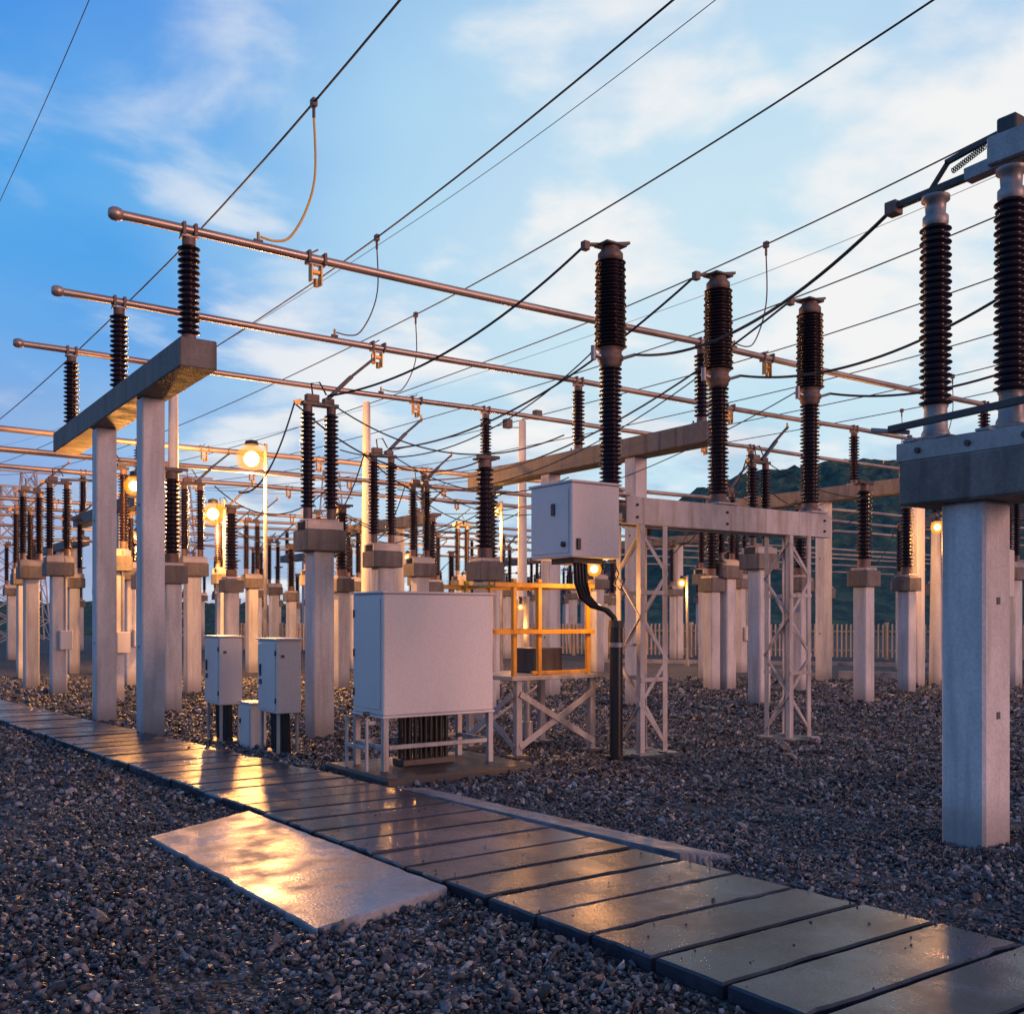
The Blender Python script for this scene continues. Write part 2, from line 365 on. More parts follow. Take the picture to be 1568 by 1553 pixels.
# ---------------------------------------------------------------- marshalling cabinet in the middle
b=MB()
x0,x1,y0,y1=4.62,5.92,8.85,9.53
b.box(x0,x1,y0,y1,.64,1.85,'cab',.012); b.box(x0-.02,x1+.02,y0-.02,y1+.02,1.85,1.872,'cab',.006)
b.box(x0-.012,x1+.012,y0-.012,y1+.012,.615,.638,'cab',.006)
b.box(x0-.01,x0-.001,y0+.06,y1-.06,.70,1.80,'cab',.003)
for z in(.85,1.25,1.65): b.cyl(x0-.012,y1-.05,z-.04,z+.04,.012,'dark',8)
for x in (x0+.03,x1-.03):
    for y in (y0+.03,y1-.03): b.box(x-.03,x+.03,y-.03,y+.03,.09,.614,'steelp',.004)
z=.30
b.box(x0+.07,x1-.07,y0+.01,y0+.05,z,z+.045,'steelp'); b.box(x0+.07,x1-.07,y1-.05,y1-.01,z,z+.045,'steelp')
b.box(x0+.01,x0+.05,y0+.07,y1-.07,z,z+.045,'steelp'); b.box(x1-.05,x1-.01,y0+.07,y1-.07,z,z+.045,'steelp')
for i in range(9):
    x=5.0+i*.062
    for j in range(2):
        y=9.12+j*.09; b.tube([(x,y,.62),(x+random.uniform(-.01,.01),y,.4),(x,y,.09)],.022,'blk',8)
b.box(4.95,5.56,9.05,9.28,.092,.16,'dark')
b.box(4.48,4.51,8.95,8.98,.09,.62,'steelp');b.box(4.48,4.51,9.40,9.43,.09,.62,'steelp');b.box(4.48,4.51,8.98,9.40,.30,.34,'steelp')
b.box(4.51,4.6,8.955,8.975,.55,.59,'steelp'); b.lathe([(.02,-.02),(.02,.04)],(4.5,9.0,.66),'dark',8,'x')
b.box(4.44,6.20,8.45,9.80,-.1,.09,'plinth',.025)
b.obj('marshalling_cabinet')
def small_cab(cx,cy,w,d,z0,z1):
    b=MB()
    b.box(cx,cx+w,cy,cy+d,z0,z1,'cab',.01); b.box(cx-.02,cx+w+.02,cy-.02,cy+d+.02,z1,z1+.022,'cab',.005)
    b.box(cx-.012,cx-.001,cy+.035,cy+d-.035,z0+.04,z1-.04,'cab',.004)
    b.box(cx-.03,cx-.012,cy+d-.14,cy+d-.11,(z0+z1)/2,(z0+z1)/2+.14,'dark'); b.box(cx-.024,cx-.012,cy+d-.16,cy+d-.09,(z0+z1)/2-.1,(z0+z1)/2-.04,'seam')
    for z in(z0+.15,z1-.15): b.cyl(cx-.008,cy+.03,z-.03,z+.03,.01,'dark',8)
    b.box(cx+.05,cx+.09,cy-.012,cy-.001,z1-.2,z1-.17,'seam')
    for x in(cx+.02,cx+w-.05):
        for y in(cy+.03,cy+d-.06): b.box(x,x+.035,y,y+.035,0,z0-.002,'steelp')
    for i in range(5): b.tube([(cx+w/2,cy+.09+i*.1,z0),(cx+w/2+.02,cy+.09+i*.1,0)],.042,'blk',8)
    b.box(cx-.03,cx+w+.03,cy-.03,cy+d+.03,-.05,.04,'plinth',.015)
    return b.obj('control_cabinet')
small_cab(4.40,11.06,.30,.60,.50,1.35)
small_cab(4.25,12.6,.30,.58,.50,1.36)
b=MB(); b.box(4.42,4.62,11.95,12.35,0,.55,'cab',.01); b.box(4.405,4.418,11.98,12.32,.04,.5,'cab',.003); b.box(4.40,4.64,11.93,12.37,.55,.57,'cab'); b.box(4.39,4.404,12.25,12.29,.3,.36,'dark'); b.obj('meter_box')

# ---------------------------------------------------------------- braced table with yellow cage
b=MB()
X0,X1,Y0,Y1=6.55,7.62,9.3,10.3
for x in(X0,X1):
    for y in(Y0,Y1):
        b.box(x-.04,x+.04,y-.04,y+.04,.02,.90,'steelp',.005); b.box(x-.11,x+.11,y-.11,y+.11,-.05,.06,'plinth',.015)
b.box(X0-.12,X1+.06,Y0-.06,Y1+.06,.90,.95,'steelp',.005)
b.bar((X0,Y0-.045,.15),(X1,Y0-.045,.75),.012,.07,'steelp'); b.bar((X0,Y0-.06,.75),(X1,Y0-.06,.15),.012,.07,'steelp')
b.bar((X0-.05,Y0,.15),(X0-.05,Y1,.75),.012,.07,'steelp'); b.bar((X0-.066,Y0,.75),(X0-.066,Y1,.15),.012,.07,'steelp')
b.bar((X0,Y1+.05,.15),(X1,Y1+.05,.75),.07,.012,'steelp')
for x in (X0-.05,X0+.3,X1-.05):
    for y in (Y0,Y1): b.bar((x,y,.95),(x,y,2.05),.05,.05,'yel')
for z in(1.45,1.98):
    for y in(Y0-.05,Y1+.05): b.bar((X0-.35,y,z),(X1,y,z),.035,.05,'yel')
    for x in(X0-.05,X1-.05): b.bar((x+.05,Y0,z),(x+.05,Y1,z),.035,.04,'yel')
b.box(X0+.2,X1-.05,Y0-.02,Y0+.03,.96,1.0,'yel')
b.box(X0+.45,X1-.2,Y0+.3,Y1-.3,.952,1.25,'dark',.01)
b.obj('equipment_stand_with_yellow_guard')

# ---------------------------------------------------------------- right-hand disconnector beam
def bigdisc():
    b=MB()
    b.box(-.16,.18,-.17,.16,-.2,2.42,'post',.02)
    for z in (.9,1.7): b.box(-.01,.03,-.176,-.169,z,z+.05,'seam',.001)
    b.box(-.28,.30,-1.6,.42,2.42,2.74,'beam',.015)
    for x in(-.25,.19): b.box(x,x+.07,-1.6,.46,2.743,2.88,'galv',.006)
    for y in(-1.1,-.75,-.2,.1,.36): b.box(-.25,.26,y-.05,y+.05,2.882,2.90,'galv')
    for y in (-.5,-.1,.28): b.lathe([(.022,-.27),(.022,-.248)],(0,y,2.81),'dark',6,'x')
    for y in (.30,-.27,-1.2):
        b.box(-.12,.12,y-.12,y+.12,2.902,2.93,'galv'); b.lathe([(.10,2.93),(.10,2.96),(.085,2.99),(.08,3.14),(.09,3.16)],(0,y,0),'galv',20)
        b.insul(0,y,3.16,4.48,.080,.118,27,26,.95)
        b.lathe([(.08,4.48),(.09,4.50),(.09,4.55),(.07,4.57),(.075,4.66),(.10,4.67),(.10,4.70)],(0,y,0),'galv',20)
    b.bar((0,.66,4.74),(0,.0,4.76),.05,.05,'dark'); b.box(-.05,.05,.60,.70,4.68,4.78,'rust')
    b.bar((0,.36,4.74),(0,.20,4.92),.03,.03,'dark'); b.bar((0,.22,4.92),(0,-.2,4.98),.03,.04,'dark')
    b.bar((0,.05,4.76),(0,-1.5,4.84),.10,.09,'galv'); b.box(-.09,.09,-.42,-.14,4.74,4.94,'galv',.01); b.box(-.07,.07,-.34,-.2,4.94,5.05,'dark',.01)
    sp=[]
    for i in range(110):
        a=i*.9; sp.append((.02*math.cos(a),.17-.26*i/110,4.84+.02*math.sin(a)+.09*i/110))
    b.tube(sp,.004,'dark',5)
    b.bar((-.28,.50,2.99),(-.28,-1.2,3.06),.03,.05,'dark'); b.bar((-.32,.62,3.0),(-.2,.38,2.96),.04,.03,'galv'); b.bar((-.2,.38,2.94),(-.2,.38,2.88),.03,.03,'galv')
    b.tube([(0,-.6,2.9),(-.02,-.55,3.0),(0,-.45,3.12)],.03,'galv')
    b.box(.185,.36,-.1,.1,1.75,2.1,'cab',.01)
    return b.mesh('disconnector_switch_on_concrete_beam')
bd=bigdisc()
RX=[6.79,9.05,11.0]
for x in RX: place(bd,'disconnector_switch_on_concrete_beam',(x,4.0,0))

# ---------------------------------------------------------------- flexible jumpers
def jumper(p0,p1,s,r=.016,mat='wire'):
    b=MB(); b.tube(sag(p0,p1,s,24),r,mat,8); b.obj('jumper_cable')
for i in range(3):
    jumper((RX[i],4.66,4.73),(VX[i]+.27,VY-.12,4.63),.32,.015)
    dx,dy=D0[i]; jumper((VX[i]-.32,VY+.06,5.82),(dx+.1,dy-.05,4.60),.32+.15*i,.015)
    jumper((VX[i]-.25,VY+.0,4.62),(dx+.3,dy+.0,3.9),.5,.008)
for k in range(3):
    for i in range(3):
        dx,dy=D0[i][0]+8.7*k,D0[i][1]
        jumper((dx-.36,dy,4.46),(dx-.9,dy+.6,3.3),.35,.012); jumper((dx-.36,dy,4.46),(dx+3.2,dy+.8,4.15),.5,.012)
        jumper((dx+.2,dy,4.5),(dx+3.0,dy-1.5,4.16),.45,.010)
for q in range(16):
    x,y=random.uniform(6,24),random.uniform(20,34); jumper((x,y,random.uniform(4,5)),(x+random.uniform(2,5),y+random.uniform(-2,2),random.uniform(4,5)),.6,.014)

# ---------------------------------------------------------------- lamps and poles
def lamp(x,y,h,E,r=.07,pole=True,off=(0.25,.0)):
    b=MB(); px,py=x+off[0],y+off[1]
    if pole:
        b.tube([(px,py,-.1),(px,py,h+r+.1)],.045,'galv',10); b.cyl(px,py,0,.25,.08,'galv')
        b.bar((px,py,h+r+.05),(x,y,h+r+.05),.03,.03,'galv')
    b.lathe([(.03,h+r+.09),(r*.4,h+r+.06),(r*.45,h+r*.92)],(x,y,0),'dark',16)
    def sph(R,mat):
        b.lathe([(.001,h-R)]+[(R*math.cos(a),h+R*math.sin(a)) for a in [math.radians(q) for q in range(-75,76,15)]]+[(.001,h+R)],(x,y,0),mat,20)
    sph(r,'halo'); sph(r*.8,'halo'); sph(r*.5,'core')  # two glow shells as painted glare, then the burner itself
    o=b.obj('yard_lamp')
    l=bpy.data.lights.new('bulb_light','POINT'); l.energy=E; l.color=(1,.42,.10); l.shadow_soft_size=.15; l.specular_factor=.04
    lo=bpy.data.objects.new('bulb_light',l); scene.collection.objects.link(lo); lo.location=(x-.02,y-.02,h-r-.22); lo.parent=o
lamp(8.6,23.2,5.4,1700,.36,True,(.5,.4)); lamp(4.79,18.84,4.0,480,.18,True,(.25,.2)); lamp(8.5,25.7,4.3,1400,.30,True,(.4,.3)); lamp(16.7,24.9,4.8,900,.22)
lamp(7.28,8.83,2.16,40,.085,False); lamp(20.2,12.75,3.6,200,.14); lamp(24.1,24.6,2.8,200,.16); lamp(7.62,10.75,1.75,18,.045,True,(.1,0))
lamp(9.5,37,4.5,1500,.22); lamp(21,38,4.2,900,.22)  # extra lamps added deeper in, to warm the left field
def pole(x,y,h,heads=()):
    b=MB(); b.tube([(x,y,-.2),(x,y,h)],[.16,.10],'post',12)
    for (dx,dz) in heads:
        b.bar((x,y,h+dz-.1),(x+dx,y-dx*.7,h+dz-.1),.03,.03,'galv'); b.box(x+dx-.12,x+dx+.12,y-dx*.7-.10,y-dx*.7+.10,h+dz-.12,h+dz+.14,'dark',.02)
    b.obj('floodlight_pole' if heads else 'concrete_pole')
pole(*S(.3,29),7.3,((-.35,-.1),(.35,.15))); pole(*S(-3.9,27),7.4); pole(*S(-7.4,22),6.7,((.1,.0),))
pole(*S(10.1,24),3.9); pole(*S(-6.6,19.5),4.1)
def tower(x,y,h,w):
    b=MB(); n=9
    for sx in(-1,1):
        for sy in(-1,1): b.bar((x+sx*w,y+sy*w,0),(x+sx*w*.35,y+sy*w*.35,h),.09,.09,'steelp')
    for i in range(n):
        z0,z1=h*i/n,h*(i+1)/n; w0=w*(1-.65*i/n); w1=w*(1-.65*(i+1)/n)
        for s_ in(-1,1):
            b.bar((x-w0,y+s_*w0,z0),(x+w1,y+s_*w1,z1),.06,.06,'steelp'); b.bar((x+w0,y+s_*w0,z0),(x-w1,y+s_*w1,z1),.06,.06,'steelp')
            b.bar((x+s_*w0,y-w0,z0),(x+s_*w1,y+w1,z1),.06,.06,'steelp')
    b.bar((x-2.2,y,h),(x+2.2,y,h),.12,.12,'steelp'); b.bar((x-1.8,y,h*.85),(x+1.8,y,h*.85),.12,.12,'steelp')
    b.obj('lattice_transmission_tower')
tower(*S(-36,75),12.5,1.3); tower(*S(-23,70),11.5,1.2); tower(*S(-14,78),13,1.3); tower(*S(-30,60),9.5,1.0)

# ---------------------------------------------------------------- walkway
b=MB()
def interp(P,y):
    for (a,c),(d,e) in zip(P,P[1:]):
        if y<=d: return c+(e-c)*(y-a)/(d-a)
XFP=[(-2,3.18),(3.2,3.10),(8,2.88),(16.7,2.36),(45,.9)]
XBP=[(-2,4.75),(2.8,4.62),(8,4.30),(13.9,3.66),(21,2.93),(45,1.6)]
xf=lambda y:interp(XFP,y); xb=lambda y:interp(XBP,y)
y=.4
while y<44:
    g=.015; w=.42; ya,yb=y+g*random.uniform(.7,1.3),y+w-g*random.uniform(.7,1.3); z=.085+random.uniform(-.006,.006); tl=random.uniform(-.005,.005); sk=random.uniform(-.012,.012)
    ne=18; ed=[]
    cs=[(xf(ya)+sk,ya,z-tl),(xb(ya)+sk,ya,z+tl),(xb(yb)+sk,yb,z+tl),(xf(yb)+sk,yb,z-tl)]
    for i in range(4):
        p=Vector(cs[i]); q=Vector(cs[(i+1)%4]); m_=ne if i in(0,2) else 5
        nin=Vector((-(q.y-p.y),(q.x-p.x),0)).normalized()
        for k in range(m_):
            d_=random.uniform(0,.004)+(random.uniform(.004,.014) if random.random()<.10 else 0)
            ed.append(p.lerp(q,k/m_)+nin*d_*(k>0))
    c=sum((Vector(p) for p in cs),Vector())/4; m_=len(ed)
    def inset(e,d):
        v=c-e; return e+Vector((math.copysign(d,v.x),math.copysign(d,v.y),0))
    top=[inset(e,.010) for e in ed]; mid=[e-Vector((0,0,.009+random.uniform(0,.004))) for e in ed]; bot=[e-Vector((0,0,.07)) for e in ed]
    vs=bot+mid+top; fs=[]
    for i in range(m_):
        j=(i+1)%m_; fs.append([i,j,m_+j,m_+i]); fs.append([m_+i,m_+j,2*m_+j,2*m_+i])
    fs.append([2*m_+i for i in range(m_)])
    b.add(vs,fs,'slab'); y+=w
b.obj('slab_walkway')
b=MB()
ys=list(np.arange(.4,44,.25))
for s_,fn in ((1,xf),(-1,xb)):
    vs=[];fs=[]
    for q in ys:
        x=fn(q)+(.0-.03*random.random())*s_; vs+=[(x,q,-.05),(x,q,.012),(x+.14*s_,q,.012),(x+.14*s_,q,-.05)]
    for i in range(len(ys)-1):
        for k in range(3): fs.append([4*i+k,4*i+k+1,4*i+k+5,4*i+k+4])
    b.add(vs,fs,'plinth')
b.obj('cable_trench_kerb')
def ramp_pad(name,pts,th):
    b=MB(); n=22; ed=[]
    for i in range(4):
        p=Vector(pts[i]); q=Vector(pts[(i+1)%4]); nin=Vector((-(q.y-p.y),(q.x-p.x),0)).normalized()
        for k in range(n):
            ed.append(p.lerp(q,k/n)+nin*(random.uniform(0,.008)+(.012 if random.random()<.12 else 0))*(k>0))
    c=sum((Vector(p) for p in pts),Vector())/4; m_=len(ed)
    top=[e.lerp(c,.010) for e in ed]; mid=[e-Vector((0,0,.010)) for e in ed]; bot=[e-Vector((0,0,th)) for e in ed]
    vs=bot+mid+top; fs=[]
    for i in range(m_):
        j=(i+1)%m_; fs.append([i,j,m_+j,m_+i]); fs.append([m_+i,m_+j,2*m_+j,2*m_+i])
    fs.append([2*m_+i for i in range(m_)])
    b.add(vs,fs,'pad'); b.obj(name)
ramp_pad('concrete_access_slab',[(2.08,4.70,.045),(2.98,4.93,.075),(2.86,7.78,.075),(1.99,7.42,.04)],.09)
ramp_pad('concrete_access_slab',[(4.64,4.75,.075),(4.98,4.62,.04),(4.66,8.1,.04),(4.36,8.1,.07)],.09)

# ---------------------------------------------------------------- fence, kerb, hills
b=MB(); A=Vector((*S(-14,50),0)); B=Vector((*S(30,33.5),0)); d=(B-A); n=int(d.length/.17); u=d.normalized()
for i in range(n):
    p=A+u*(.17*i); hh=1.38+random.uniform(-.015,.015)
    b.bar(p+Vector((0,0,.08)),p+Vector((0,0,hh)),.10,.03,'fence',.004)
for z in(.35,1.1): b.bar(A+Vector((0.03,.05,z)),B+Vector((0.03,.05,z)),.04,.07,'fence')
for i in range(0,n,15):
    p=A+u*(.17*i)+Vector((.05,.09,0)); b.box(p.x-.07,p.x+.07,p.y-.07,p.y+.07,0,1.45,'fence')
b.obj('picket_fence')
b=MB(); b.bar(Vector((*S(3,37),.06)),Vector((*S(16,32.5),.06)),.12,.15,'pad'); b.bar(Vector((*S(8.6,26.5),.05)),Vector((*S(11,25.5),.05)),.12,.35,'pad'); b.obj('concrete_kerb')

from mathutils import noise as MN
def hill():
    nx,ny=400,100; vs=[];fs=[]
    for j in range(ny):
        dep=95+j*2.3
        for i in range(nx):
            lat=-260+i*1.55
            k=lat/(dep/230)
            r=1/(1+math.exp(-(k-27)/8)); R=3.0+r*28.5+3.5*math.exp(-((k-92)/28)**2)+(k>130)*(k-130)*.05
            prof=min(1,max(0,(dep-95)/135)); prof=prof*prof*(3-2*prof)
            x,y=S(lat,dep)
            h=R*prof*(1+.10*MN.noise(Vector((x*.02,y*.02,0))))
            v=MN.noise(Vector((x*.09,y*.09,3)))*1.2
            cell=MN.voronoi(Vector((x*.25,y*.25,1)))[0][0]
            h+=(v+(1-cell)*2.4+MN.noise(Vector((x*.7,y*.7,5)))*.9)*min(1,.25+prof)
            vs.append((x,y,h-4.5*(j==0)))
    for j in range(ny-1):
        for i in range(nx-1):
            a=j*nx+i; fs.append((a,a+1,a+nx+1,a+nx))
    me=bpy.data.meshes.new('forested_hills'); me.from_pydata(vs,[],fs)
    m,nt,bb=newmat('distant_forest'); N=nt.nodes;L=nt.links
    g=N.new('ShaderNodeNewGeometry'); n1=N.new('ShaderNodeTexNoise'); n1.inputs['Scale'].default_value=.35; n1.inputs['Detail'].default_value=8; n1.inputs['Roughness'].default_value=.75
    L.new(g.outputs['Position'],n1.inputs['Vector'])
    r=ramp(nt,[(.35,(.020,.055,.066)),(.52,(.048,.105,.095)),(.68,(.11,.185,.11))]); L.new(n1.outputs['Fac'],r.inputs['Fac']); L.new(r.outputs[0],bb.inputs['Base Color'])  # bluish distance haze is mixed into the foliage colours
    bb.inputs['Roughness'].default_value=.95; bb.inputs['Specular IOR Level'].default_value=.1
    bp=N.new('ShaderNodeBump'); bp.inputs['Strength'].default_value=.7; bp.inputs['Distance'].default_value=1.0; L.new(n1.outputs['Fac'],bp.inputs['Height']); L.new(bp.outputs[0],bb.inputs['Normal'])
    me.materials.append(m); place(me,'forested_hills',(0,0,0))
hill()

# ---------------------------------------------------------------- gravel ground
m,nt,bb=newmat('gravel_ground'); N=nt.nodes;L=nt.links
g=N.new('ShaderNodeNewGeometry')
v1=N.new('ShaderNodeTexVoronoi'); v1.inputs['Scale'].default_value=26; L.new(g.outputs['Position'],v1.inputs['Vector'])
sep=N.new('ShaderNodeSeparateColor'); L.new(v1.outputs['Color'],sep.inputs[0])
r=ramp(nt,[(0,(.035,.036,.042)),(.6,(.105,.107,.122)),(.9,(.18,.182,.20)),(1,(.32,.32,.34))]); L.new(sep.outputs[0],r.inputs['Fac'])
r2=ramp(nt,[(.15,(1.15,1.15,1.15)),(.65,(.25,.25,.25))]); L.new(v1.outputs['Distance'],r2.inputs['Fac'])
mx=N.new('ShaderNodeMix'); mx.data_type='RGBA'; mx.blend_type='MULTIPLY'; mx.inputs[0].default_value=1; L.new(r.outputs[0],mx.inputs[6]); L.new(r2.outputs[0],mx.inputs[7])
n3=N.new('ShaderNodeTexNoise'); n3.inputs['Scale'].default_value=.5; n3.inputs['Detail'].default_value=5; L.new(g.outputs['Position'],n3.inputs['Vector'])
r3=ramp(nt,[(.3,(.75,.75,.78)),(.7,(1.4,1.36,1.34))]); L.new(n3.outputs['Fac'],r3.inputs['Fac'])
mx2=N.new('ShaderNodeMix'); mx2.data_type='RGBA'; mx2.blend_type='MULTIPLY'; mx2.inputs[0].default_value=1; L.new(mx.outputs[2],mx2.inputs[6]); L.new(r3.outputs[0],mx2.inputs[7])
L.new(mx2.outputs[2],bb.inputs['Base Color']); bb.inputs['Roughness'].default_value=.8
bp=N.new('ShaderNodeBump'); bp.invert=True; bp.inputs['Strength'].default_value=1; bp.inputs['Distance'].default_value=.03; L.new(v1.outputs['Distance'],bp.inputs['Height']); L.new(bp.outputs[0],bb.inputs['Normal'])
me=bpy.data.meshes.new('gravel_ground'); R=900
me.from_pydata([(-R,-R,0),(R,-R,0),(R,R,0),(-R,R,0)],[],[(0,1,2,3)]); me.materials.append(m); place(me,'gravel_ground',(0,0,0))

m,nt,bb=newmat('gravel_stone'); N=nt.nodes;L=nt.links
g=N.new('ShaderNodeNewGeometry')
r=ramp(nt,[(0,(.018,.020,.026)),(.45,(.052,.056,.070)),(.80,(.115,.120,.138)),(.94,(.22,.225,.245)),(1,(.38,.38,.40))]); L.new(g.outputs['Random Per Island'],r.inputs['Fac'])
nn=N.new('ShaderNodeTexNoise'); nn.inputs['Scale'].default_value=60; nn.inputs['Detail'].default_value=3; L.new(g.outputs['Position'],nn.inputs['Vector'])
r2=ramp(nt,[(.3,(.6,.6,.6)),(.7,(1.4,1.38,1.36))]); L.new(nn.outputs['Fac'],r2.inputs['Fac'])
mx=N.new('ShaderNodeMix'); mx.data_type='RGBA'; mx.blend_type='MULTIPLY'; mx.inputs[0].default_value=1; L.new(r.outputs[0],mx.inputs[6]); L.new(r2.outputs[0],mx.inputs[7])
n5=N.new('ShaderNodeTexNoise'); n5.inputs['Scale'].default_value=.6; n5.inputs['Detail'].default_value=4; L.new(g.outputs['Position'],n5.inputs['Vector'])
r5=ramp(nt,[(.35,(.66,.68,.74)),(.65,(1.30,1.28,1.27))]); L.new(n5.outputs['Fac'],r5.inputs['Fac'])
mx5=N.new('ShaderNodeMix'); mx5.data_type='RGBA'; mx5.blend_type='MULTIPLY'; mx5.inputs[0].default_value=1; L.new(mx.outputs[2],mx5.inputs[6]); L.new(r5.outputs[0],mx5.inputs[7])
L.new(mx5.outputs[2],bb.inputs['Base Color']); bb.inputs['Roughness'].default_value=.42
bm=bmesh.new(); bmesh.ops.create_icosphere(bm,subdivisions=1,radius=1); bm.verts.ensure_lookup_table()
IV=np.array([v.co[:] for v in bm.verts]); IF=np.array([[v.index for v in f.verts] for f in bm.faces]); bm.free()
bands=[(3.4,8.5,2000,.0122),(8.5,16,740,.0170),(16,27,230,.027)]
allc=[];alls=[]
for z0,z1,den,sz in bands:
    area=.58*(z1*z1-z0*z0)*1.0; n=int(area*den)
    z=np.sqrt(np.random.uniform(z0*z0,z1*z1,n)); lat=np.random.uniform(-.58,.58,n)*z
    X=SN*z+CS*lat; Y=CS*z-SN*lat
    XF=np.interp(Y,[p[0] for p in XFP],[p[1] for p in XFP]); XB=np.interp(Y,[p[0] for p in XBP],[p[1] for p in XBP])
    ok=~((X>XF-.005)&(X<XB+.005))
    def rect(a,b_,c,d_): return (X>a)&(X<b_)&(Y>c)&(Y<d_)
    ok&=~((X>np.interp(Y,[4.7,7.42],[2.08,1.99]))&(X<3.0)&(Y>4.70+(X-2.08)*.25)&(Y<7.42+(X-1.99)*.41))
    ok&=~((X>4.3)&(X<np.interp(Y,[4.62,8.1],[4.99,4.67]))&(Y>4.65)&(Y<8.1))
    ok&=~rect(4.44,6.20,8.45,9.80)
    for cx in(7.98,10.55): ok&=~rect(cx-.34,cx+.34,8.466,9.146)
    X=X[ok];Y=Y[ok]; n=len(X)
    s=sz*np.exp(np.random.normal(0,.36,n))
    hgt=.010*np.sin(X*1.7)*np.sin(Y*1.3)+.012*np.sin(X*5.1+Y*3)*np.sin(Y*4.3-X)+np.random.uniform(-.3,1.0,n)*s
    allc.append(np.stack([X,Y,hgt],1)); alls.append(s)
n=260; Y=np.random.uniform(2.4,14,n); XF=np.interp(Y,[p[0] for p in XFP],[p[1] for p in XFP]); XB=np.interp(Y,[p[0] for p in XBP],[p[1] for p in XBP])
e=np.random.beta(.35,.35,n); X=XF+.03+(XB-XF-.06)*e; s=.006*np.exp(np.random.normal(0,.3,n)); allc.append(np.stack([X,Y,.086+s*.5],1)); alls.append(s)
C=np.concatenate(allc); s=np.concatenate(alls); n=len(C)
A3=np.random.normal(size=(n,3,3)); Q,_=np.linalg.qr(A3)
sc=np.stack([np.random.uniform(.85,1.6,n),np.random.uniform(.65,1.05,n),np.random.uniform(.45,.8,n)],1)*s[:,None]
nv=len(IV); jit=1+np.random.uniform(-.34,.28,(n,nv,1))
V=IV[None]*jit*sc[:,None,:]; V=np.einsum('nij,nvj->nvi',Q,V)+C[:,None,:]
F=(IF[None]+(np.arange(n)*nv)[:,None,None]).reshape(-1,3)
me=bpy.data.meshes.new('gravel_stones'); me.vertices.add(n*nv); me.vertices.foreach_set('co',V.reshape(-1).astype(np.float32))
nf=len(F); me.loops.add(nf*3); me.loops.foreach_set('vertex_index',F.reshape(-1).astype(np.int32)); me.polygons.add(nf)
me.polygons.foreach_set('loop_start',np.arange(0,nf*3,3,dtype=np.int32)); me.polygons.foreach_set('loop_total',np.full(nf,3,dtype=np.int32))
me.update(calc_edges=True); me.polygons.foreach_set('use_smooth',np.zeros(nf,dtype=bool)); me.materials.append(m); place(me,'gravel_stones',(0,0,0))

# ---------------------------------------------------------------- sky
SUNEL=math.radians(7.5); SUNDIR=Vector((.36,-.92,0)).normalized()
w=bpy.data.worlds.new('World'); scene.world=w; w.use_nodes=True; nt=w.node_tree; N=nt.nodes;L=nt.links
bg=N['Background']
sky=N.new('ShaderNodeTexSky'); sky.sky_type='NISHITA'; sky.sun_disc=False; sky.sun_elevation=SUNEL; sky.sun_rotation=math.atan2(SUNDIR.x,SUNDIR.y)
tc=N.new('ShaderNodeTexCoord'); sx=N.new('ShaderNodeSeparateXYZ'); L.new(tc.outputs['Generated'],sx.inputs[0])
rp=ramp(nt,[(0,(.54,.54,.72)),(.05,(.44,.50,.78)),(.14,(.26,.43,.84)),(.26,(.14,.43,.90)),(.38,(.035,.36,.90)),(.50,(.006,.24,.85)),(.62,(.035,.18,.52)),(1,(.05,.13,.32))])
L.new(sx.outputs['Z'],rp.inputs['Fac'])
def vdot(vec):
    d=N.new('ShaderNodeVectorMath'); d.operation='DOT_PRODUCT'; L.new(tc.outputs['Generated'],d.inputs[0]); d.inputs[1].default_value=vec; return d.outputs['Value']
def mrange(src,a,b_,c,d_,smooth=True):
    q=N.new('ShaderNodeMapRange')
    if smooth: q.interpolation_type='SMOOTHSTEP'
    q.inputs['From Min'].default_value=a;q.inputs['From Max'].default_value=b_;q.inputs['To Min'].default_value=c;q.inputs['To Max'].default_value=d_
    L.new(src,q.inputs['Value']); return q.outputs[0]
def mixc(f,a,col):
    k=N.new('ShaderNodeMix'); k.data_type='RGBA'; L.new(f,k.inputs[0]); L.new(a,k.inputs[6])
    if isinstance(col,tuple): k.inputs[7].default_value=(*col,1)
    else: L.new(col,k.inputs[7])
    return k.outputs[2]
gx,gy=S(math.sin(math.radians(14)),math.cos(math.radians(14))); gv=Vector((gx,gy,.20)).normalized()
base=mixc(mrange(vdot(gv),.82,1.0,0,.92),rp.outputs[0],(.74,.92,1.0))
dv=N.new('ShaderNodeVectorMath'); dv.operation='DIVIDE'; L.new(tc.outputs['Generated'],dv.inputs[0])
za=N.new('ShaderNodeMath'); za.operation='ADD'; za.inputs[1].default_value=.22; L.new(sx.outputs['Z'],za.inputs[0])
cmb=N.new('ShaderNodeCombineXYZ')
for k in range(3): L.new(za.outputs[0],cmb.inputs[k])
L.new(cmb.outputs[0],dv.inputs[1])
def cloud(scale,lo,hi,loc,det=8,rough=.55,dist=.2):
    mp=N.new('ShaderNodeMapping'); mp.inputs['Location'].default_value=loc; mp.inputs['Rotation'].default_value=(0,0,.6); mp.inputs['Scale'].default_value=(1,1.15,1); L.new(dv.outputs[0],mp.inputs['Vector'])
    nz=N.new('ShaderNodeTexNoise'); nz.inputs['Scale'].default_value=scale; nz.inputs['Detail'].default_value=det; nz.inputs['Roughness'].default_value=rough; nz.inputs['Distortion'].default_value=dist
    L.new(mp.outputs[0],nz.inputs['Vector']); return mrange(nz.outputs['Fac'],lo,hi,0,1)
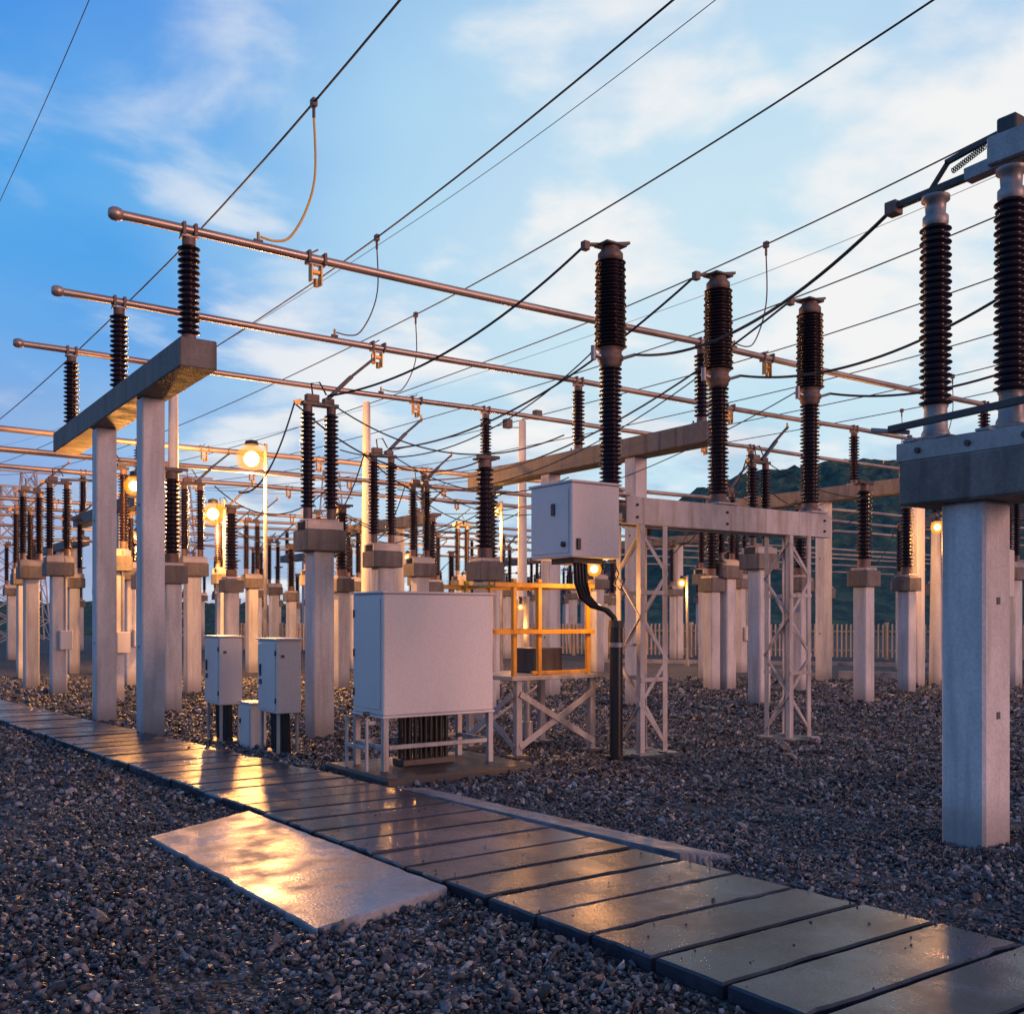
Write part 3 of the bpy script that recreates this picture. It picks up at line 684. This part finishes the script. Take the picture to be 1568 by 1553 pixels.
def mul(a,b_):
    q=N.new('ShaderNodeMath'); q.operation='MULTIPLY'; L.new(a,q.inputs[0])
    if isinstance(b_,float): q.inputs[1].default_value=b_
    else: L.new(b_,q.inputs[1])
    return q.outputs[0]
side=mrange(vdot(gv),.70,.98,.14,1.0)
c1=cloud(1.1,.38,.70,(3.1,1.7,0),5,.5); c2=cloud(2.6,.46,.64,(.4,5.2,0),7,.52); c3=cloud(2.6,.46,.60,(7.4,2.2,0),7,.55)
k1=mixc(mul(mul(c1,.75),side),base,(.52,.83,1.0))
k3=mixc(mul(c2,side),k1,(1.0,1.0,1.0))
k2=mixc(mul(mul(c3,.75),mrange(sx.outputs['Z'],.04,.26,1,0)),k3,(.34,.48,.72))
sd=Vector((SUNDIR.x,SUNDIR.y,.15)).normalized()
k4=mixc(mrange(vdot(sd),.0,.9,0,.9),k2,(.36,.31,.37))
sc_=N.new('ShaderNodeMix'); sc_.data_type='RGBA'; sc_.blend_type='MULTIPLY'; sc_.inputs[0].default_value=1; sc_.inputs[7].default_value=(.06,.06,.06,1); L.new(sky.outputs[0],sc_.inputs[6])
fin=N.new('ShaderNodeMix'); fin.data_type='RGBA'; fin.inputs[0].default_value=.97; L.new(sc_.outputs[2],fin.inputs[6]); L.new(k4,fin.inputs[7])
L.new(fin.outputs[2],bg.inputs['Color']); bg.inputs['Strength'].default_value=.93

sl=bpy.data.lights.new('sun','SUN'); sl.energy=1.75; sl.angle=math.radians(16); sl.color=(1,.50,.40)
so=bpy.data.objects.new('sun',sl); scene.collection.objects.link(so)
dr=Vector((SUNDIR.x*math.cos(SUNEL),SUNDIR.y*math.cos(SUNEL),math.sin(SUNEL)))
so.rotation_euler=dr.to_track_quat('Z','Y').to_euler()

cam=bpy.data.cameras.new('camera'); co=bpy.data.objects.new('camera',cam); scene.collection.objects.link(co)
co.location=(0,0,1.6); co.rotation_euler=(math.radians(90),0,-TH); cam.sensor_width=36; cam.lens=35.4; cam.shift_y=.109; cam.clip_end=3000
scene.camera=co
scene.view_settings.view_transform='Standard'; scene.view_settings.look='None'; scene.view_settings.exposure=0
